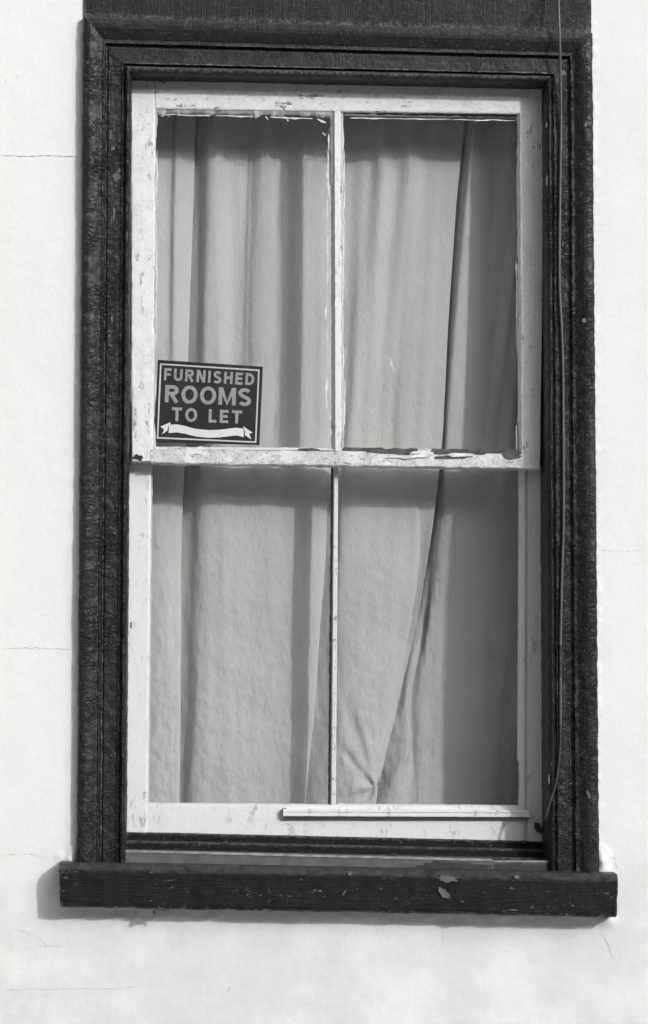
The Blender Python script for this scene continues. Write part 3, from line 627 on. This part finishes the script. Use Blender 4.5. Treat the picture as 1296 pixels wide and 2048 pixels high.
LC = [
 (140, -25, [(235,215),(300,206),(340,215),(360,208),(392,222),(388,240),(402,232),(420,208),(450,206),(492,224),(506,216),(525,202),(560,214),(590,205),(625,203),(655,214),(690,226),(745,220),(765,206),(810,220),(840,206),(880,212),(945,220)]),
 (260, -25, [(240,215),(300,206),(340,215),(357,208),(390,222),(385,240),(400,232),(418,208),(448,206),(490,224),(504,216),(523,202),(558,214),(588,205),(622,203),(655,214),(680,226),(742,220),(760,206),(800,216),(830,206),(868,215),(928,216)]),
 (400, -24, [(245,215),(300,206),(337,214),(353,207),(386,222),(380,240),(398,230),(416,206),(448,206),(486,222),(500,214),(518,202),(555,214),(586,205),(620,203),(655,214),(676,226),(728,218),(760,203),(795,216),(829,205),(868,212),(913,214)]),
 (640, -24, [(250,215),(300,205),(335,213),(350,207),(378,222),(372,240),(395,226),(412,205),(445,207),(480,220),(495,212),(512,202),(550,213),(585,206),(620,205),(655,214),(676,224),(698,218),(733,203),(782,215),(814,204),(845,205),(897,212)]),
 (890, -18, [(250,215),(300,203),(330,207),(350,207),(371,220),(365,240),(384,228),(404,205),(440,206),(478,212),(495,208),(515,202),(555,212),(585,207),(620,204),(650,212),(668,222),(686,212),(704,202),(772,212),(801,202),(842,205),(884,212)]),
 (1080, -12, [(245,215),(300,205),(325,203),(345,206),(363,214),(358,242),(380,232),(402,208),(440,200),(480,202),(510,204),(535,204),(565,206),(600,207),(622,206),(652,220),(648,236),(668,226),(690,206),(770,203),(834,203),(839,210),(861,201)]),
 (1260, -8, [(240,215),(300,205),(325,203),(345,206),(362,214),(356,242),(376,232),(398,208),(440,200),(480,202),(510,204),(535,204),(565,206),(600,206),(620,206),(640,216),(632,244),(654,232),(684,210),(750,202),(812,202),(817,208),(829,204)]),
 (1440, -8, [(240,215),(298,207),(322,205),(345,206),(361,214),(354,242),(372,232),(394,208),(440,200),(480,202),(510,204),(535,205),(565,206),(595,206),(612,205),(628,216),(620,246),(644,236),(684,210),(725,203),(764,204),(778,207),(790,211)]),
 (1540, -8, [(238,215),(296,207),(320,205),(345,206),(360,214),(353,242),(370,232),(388,210),(440,201),(480,202),(510,204),(535,205),(565,206),(592,206),(604,205),(617,216),(612,246),(636,232),(680,210),(715,203),(740,203),(752,205),(765,209)]),
 (1600, -8, [(238,215),(296,207),(320,205),(345,206),(359,214),(352,242),(368,232),(386,210),(440,201),(480,202),(510,204),(535,205),(565,206),(590,206),(600,205),(611,216),(607,244),(632,226),(678,210),(710,203),(732,204),(745,206),(753,210)]),
 (1670, -8, [(238,215),(296,207),(320,205),(345,206),(359,214),(352,242),(366,232),(384,210),(440,201),(480,202),(510,204),(535,205),(565,206),(588,206),(598,205),(609,216),(605,244),(630,226),(676,210),(706,203),(730,204),(740,206),(748,212)])]
curtain(LC, 12, 330, knot, 'curtain', 'wide pale cotton curtain in deep folds behind the sign, its corner pinned near the bottom')
RC = [
 (140, -45, [(890,262),(945,254),(950,246),(955,236),(964,214),(975,220),(990,228),(1015,222),(1040,216),(1070,224),(1110,234)]),
 (260, -42, [(880,258),(926,250),(932,242),(937,232),(946,212),(960,216),(980,226),(1005,222),(1035,215),(1065,222),(1110,234)]),
 (400, -38, [(870,256),(911,244),(917,236),(922,226),(932,206),(946,208),(970,220),(995,222),(1030,214),(1060,220),(1110,232)]),
 (640, -30, [(860,252),(893,240),(899,230),(903,220),(911,204),(930,205),(960,213),(990,218),(1025,212),(1060,218),(1110,230)]),
 (890, -18, [(850,254),(880,238),(884,231),(888,220),(894,206),(915,206),(955,212),(990,218),(1025,214),(1060,220),(1110,232)]),
 (1080, 0, [(836,268),(858,254),(864,246),(870,238),(884,226),(903,222),(945,226),(985,232),(1025,232),(1060,240),(1110,250)]),
 (1260, 8, [(804,266),(829,250),(838,246),(848,244),(860,230),(893,226),(940,230),(985,236),(1025,238),(1060,246),(1110,256)]),
 (1400, 14, [(770,258),(796,232),(814,222),(820,240),(842,230),(888,226),(950,234),(1005,242),(1030,244),(1060,250),(1110,260)]),
 (1500, 14, [(745,258),(772,230),(816,219),(823,238),(842,229),(886,226),(950,234),(1005,242),(1030,244),(1060,250),(1110,260)]),
 (1560, 14, [(742,256),(766,240),(790,220),(824,230),(842,226),(884,225),(945,232),(1000,240),(1030,244),(1060,250),(1110,260)]),
 (1600, 14, [(736,250),(766,229),(790,221),(826,226),(842,224),(883,225),(945,232),(1000,240),(1030,244),(1060,250),(1110,260)]),
 (1670, 14, [(730,250),(764,230),(790,221),(826,224),(842,223),(883,225),(945,232),(1000,240),(1030,244),(1060,250),(1110,260)])]
curtain(RC, 14, 300, lambda x, y: .004*math.exp(-((x-772)/10)**2-((y-1582)/16)**2)*-1, 'curtain', 'narrow pale curtain tucked behind the wide one, mostly in shade')

# ---------------------------------------------------------------- cables
def tube(mm, pts, rad, ns=10, sub_=8, mats=None):
    pp = []
    for i in range(len(pts)-1):
        A, B_, C_, E_ = pts[max(0, i-1)], pts[i], pts[i+1], pts[min(len(pts)-1, i+2)]
        for k in range(sub_):
            t = k/sub_; pp.append((Vector([cr(A[c], B_[c], C_[c], E_[c], t) for c in range(3)]), i))
    pp.append((pts[-1], len(pts)-2)); vs = []
    for i, (p, _) in enumerate(pp):
        d = (pp[min(len(pp)-1, i+1)][0]-pp[max(0, i-1)][0]).normalized(); a = d.cross(Vector((0, 1, 0.01))).normalized(); b = d.cross(a)
        for j in range(ns): an = j/ns*6.2832; vs.append(p+(a*math.cos(an)+b*math.sin(an))*rad)
    for i in range(len(pp)-1):
        k = len(mm.v)
    mm.add(vs, [(i*ns+j, i*ns+(j+1) % ns, (i+1)*ns+(j+1) % ns, (i+1)*ns+j) for i in range(len(pp)-1) for j in range(ns)])
    if mats:
        mm.m = []
        for i in range(len(pp)-1): mm.m += [mats[pp[i][1]]]*ns
mm = Mesh()
cp = [(1116, -60, -.03), (1117, 0, -.040), (1119, 70, -.046), (1121, 150, -.030), (1122, 240, -.017), (1120, 400, -.0150), (1119, 560, -.0145), (1123, 650, -.0148), (1126, 740, -.0145), (1127, 900, -.0148), (1127, 1050, -.0145), (1124, 1150, -.0142), (1121, 1290, -.0142), (1121, 1355, -.0142), (1121, 1450, -.0142), (1119, 1510, -.0142), (1112, 1565, -.0142), (1100, 1605, -.016), (1091, 1635, -.012), (1084, 1660, .03)]
tube(mm, [P(*c) for c in cp], 0.0028, 10, 8, [0]*12+[1]+[0]+[1]*5)
for yc in (300, 820, 1330):
    pass
cab = mm.build('cable', [M['cable'], M['cableblack']])
tag(cab, 'thin grey cable running down the right side of the black window frame', 'cable')
mm = Mesh()
def sh(px, py, p):      # point whose sun shadow falls on the frame face at px, py
    q = P(px, py, -.012); return q+SUN*(p/abs(SUN.y))
pts = [sh(1105, -60, .09), sh(1090, -5, .15), sh(1062, 40, .26), sh(1040, 62, .34), sh(1016, 100, .46), sh(1000, 140, .60), sh(985, 160, .75), sh(955, 200, 1.0)]
tube(mm, pts, .0035, 10, 8)
tag(mm.build('overhead_cable', M['cableblack']), 'dark cable slung from above the window top right corner out into the street', 'cable')
